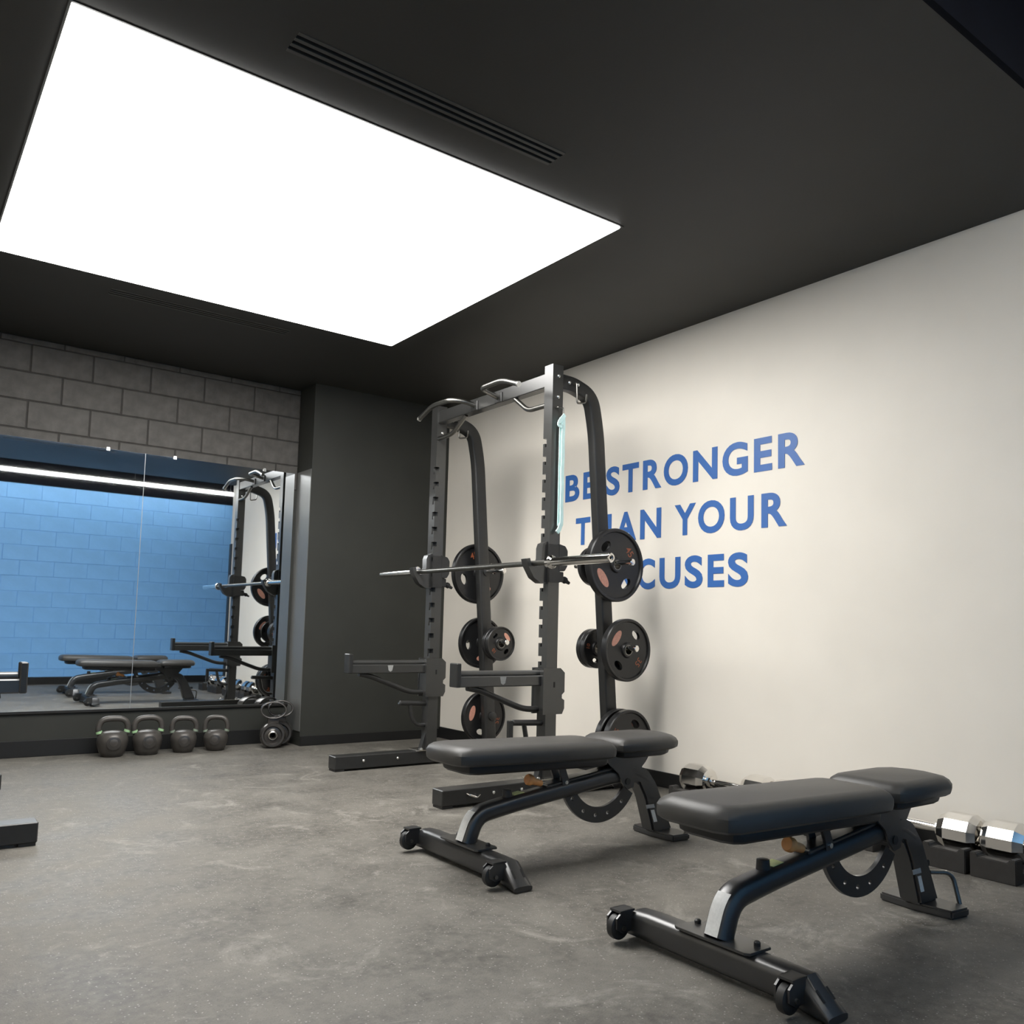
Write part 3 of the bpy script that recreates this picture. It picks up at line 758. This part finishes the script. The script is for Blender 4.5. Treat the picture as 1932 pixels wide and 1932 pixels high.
    # hinge brackets carrying pads
    for yy in (-.042, .042):
        MB().prism([(2.50, .385), (2.66, .385), (2.70, .30), (2.69, .235), (2.655, .228), (2.625, .255), (2.60, .30), (2.54, .345)], yc+yy-.004, yc+yy+.004, 'y').build('hinge_plate', 'bench_frame', t, BO)
        MB().prism([(2.63, .375), (2.80, .375), (2.74, .30), (2.70, .28)], yc+yy*.7-.004, yc+yy*.7+.004, 'y').build('seat_bracket', 'bench_frame', t, BO)
    MB().lathe([(.014, -.05), (.014, .05)], 14, along_y(2.655, yc, .262)).build('pivot_bolt', 'rubber', t, BO)
    MB().box(2.505, 2.552, yc-.08, yc+.08, .385, .425, .004, 1).build('pad_hinge', 'bar_steel', t, BO)
    return t
bench1 = bench('charcoal adjustable flat bench nearest the camera, with an orange pull knob')
bench2 = copy_tree(bench1)
bench2['label'] = 'charcoal adjustable flat bench standing in front of the squat rack'
bench2.location = (BO[0]-.022, BO[1]+1.185, 0)

# ------------------------------------------------------------------ kettlebells
def kettlebell(name, label, h, r, loc, rz, ring=None):
    t = thing(name, label, 'kettlebell', loc, rz, 'kettlebells lined up under the mirror')
    zc = r*.98
    prof = [(0, 0), (r*.60, 0), (r*.68, r*.04), (r*.84, r*.34), (r*.95, r*.70), (r*1.0, zc), (r*.985, r*1.18), (r*.90, r*1.42), (r*.74, r*1.60), (r*.5, r*1.70), (0, r*1.74)]
    b = MB().lathe(prof, 36).build('body', 'iron', t, ang=50)
    hw = r*.92; tr = r*.195; zt = h-tr
    zs_ = r*1.72; pth = [(-r*.58, 0, r*1.25), (-r*.78, 0, r*1.50)]
    for i in range(21):
        a = PI*(1-i/20); c_, s_ = math.cos(a), math.sin(a)
        pth.append((hw*math.copysign(abs(c_)**.62, c_), 0, zs_+(zt-zs_)*abs(s_)**.72))
    pth += [(r*.78, 0, r*1.50), (r*.58, 0, r*1.25)]
    MB().tube(pth, tr, 14).build('handle', 'iron', t, ang=60)
    MB().lathe([(0, 0), (r*.46, 0), (r*.46, r*.04), (r*.42, r*.06), (0, r*.06)], 28, Matrix.Translation((0, -r*.90, zc*.98)) @ Matrix.Rotation(PI/2, 4, 'X')).build('face_disc', 'iron_polish', t, ang=30)
    if ring:
        for s in (-1, 1):
            p = [Vector(q) for q in pth]
            base = p[1].lerp(p[2], .7) if s < 0 else p[-2].lerp(p[-3], .7)
            d = (p[3]-p[1]).normalized() if s < 0 else (p[-2]-p[-4]).normalized()
            MB().tube([base-d*r*.11, base+d*r*.05], tr*1.07, 14).build('colour_band', ring, t)
    return t
kettlebell('kettlebell', 'largest iron kettlebell, leftmost of the row under the mirror, green bands', .262, .096, (1.305, 6.120, 0), D(-6), 'green_ring')
kettlebell('kettlebell', 'iron kettlebell second from the left under the mirror, pale green bands', .260, .094, (1.520, 6.115, 0), D(-4), 'green_ring')
kettlebell('kettlebell', 'iron kettlebell second from the right in the row, dull bands', .246, .086, (1.757, 6.118, 0), D(-12), 'teal_ring')
kettlebell('kettlebell', 'smallest iron kettlebell at the right end of the row of four', .243, .082, (1.975, 6.115, 0), D(-22), 'teal_ring')

def ring_bell(label, loc, rz):
    """stout bell: thick wheel-like body with a recessed hub and a broad flat ring handle"""
    t = thing('ring_kettlebell', label, 'kettlebell', loc, rz, 'dark polished bells in the corner by the pier')
    R = .092; T = Matrix.Translation((0, 0, R)) @ Matrix.Rotation(PI/2, 4, 'X')
    prof = [(.018, .040), (.034, .044), (.040, .038), (.058, .036), (.066, .050), (.078, .050), (.089, .038), (.092, .015), (.092, -.015), (.089, -.038), (.078, -.05), (.03, -.05), (.018, -.040)]
    MB().ring(prof, 36, T).build('body', 'iron_polish', t, ang=40)
    MB().ring([(.018, .041), (.024, .050), (.031, .047), (.030, .040)], 24, T).build('hub_ring', 'steel', t)
    n = 32; pr = rrect(.012, .066, .005, 3); k = len(pr); vs_ = []; fs = []
    for i in range(n):
        a = 2*PI*i/n
        for (pa, pb) in pr:
            vs_.append(((.086+pa)*math.cos(a), pb+.012*math.sin(a), .268+(.056+pa)*math.sin(a)))
    for i in range(n):
        i2 = (i+1) % n
        for q in range(k): fs.append((i*k+q, i*k+(q+1) % k, i2*k+(q+1) % k, i2*k+q))
    MB().add(vs_, fs).build('ring_handle', 'iron_polish', t, ang=40)
    MB().box(-.040, .040, -.030, .030, .165, .222, .008, 2).build('neck', 'iron_polish', t)
    return t
ring_bell('dark polished bell with hub and ring handle, nearer of the pair by the pier', (2.360, 6.050, 0), D(-18))
ring_bell('dark polished bell half hidden behind its twin, against the pier', (2.452, 6.150, 0), D(-18))

# ------------------------------------------------------------------ dumbbells on rubber cradles
def dumbbell(label, yc, half, x=3.595, R=.080):
    zc = R+.045
    og = (x, yc, 0)
    t = thing('dumbbell', label, 'dumbbell', og, 0, 'chrome dumbbells along the white wall')
    MB().lathe([(.0145, -(half-.165)), (.0185, -.05), (.0195, 0), (.0185, .05), (.0145, half-.165)], 20, along_y(x, yc, zc)).build('handle', 'chrome', t, og)
    for s in (-1, 1):
        T = Matrix.Translation((x, yc+s*(half-.17), zc)) @ Matrix.Rotation(-s*PI/2, 4, 'X') @ Matrix.Rotation(PI/12, 4, 'Z')
        MB().lathe([(.022, -.012), (.030, -.010), (.030, .004), (.050, .006), (R*.78, .012), (R, .045), (R, .140), (R*.82, .168), (R*.5, .170), (R*.45, .164), (0, .164)], 12, T).build('head', 'chrome', t, og, ang=20)
    return t
def cradle(y0, y1, label):
    x0, x1 = 3.452, 3.735; og = ((x0+x1)/2, (y0+y1)/2, 0)
    t = thing('dumbbell_cradle', label, 'dumbbell cradle', og, 0, 'rubber cradles along the white wall')
    MB().box(x0, x1, y0, y1, 0, .042, .004, 1).build('base', 'cradle', t, og)
    MB().prism([(y0-.001, 0), (y1+.001, 0), (y1+.001, .092), (y1-.022, .092), (y1-.030, .078), (y0+.030, .078), (y0+.022, .092), (y0-.001, .092)], x0-.003, x0+.055, 'x', .003).build('front_lip', 'cradle', t, og)
    MB().box(x1-.055, x1, y0, y1, .042, .088, .006, 1).build('rear_lip', 'cradle', t, og)
rowd = [('chrome dumbbell farthest along the white wall, its end showing between the benches', 2.945, .278),
        ('chrome dumbbell mostly hidden behind the nearest bench', 2.445, .215),
        ('chrome dumbbell with handle and head showing right of the nearest bench', 1.950, .275),
        ('chrome dumbbell at the right edge of the frame', 1.385, .275)]
names = ['farthest', 'hidden second', 'right-hand', 'frame-edge']
for i, (lab, yc, half) in enumerate(rowd):
    dumbbell(lab, yc, half)
    for s in (-1, 1):
        a = yc+s*(half-.085)
        lb = ['rubber cradle under the %s head of the farthest chrome dumbbell', 'rubber cradle under the %s head of the dumbbell hidden behind the bench',
              'rubber cradle under the %s head of the dumbbell right of the nearest bench', 'rubber cradle under the %s head of the dumbbell at the frame edge'][i] % ('near' if s < 0 else 'far')
        cradle(a-.083, a+.083, lb)
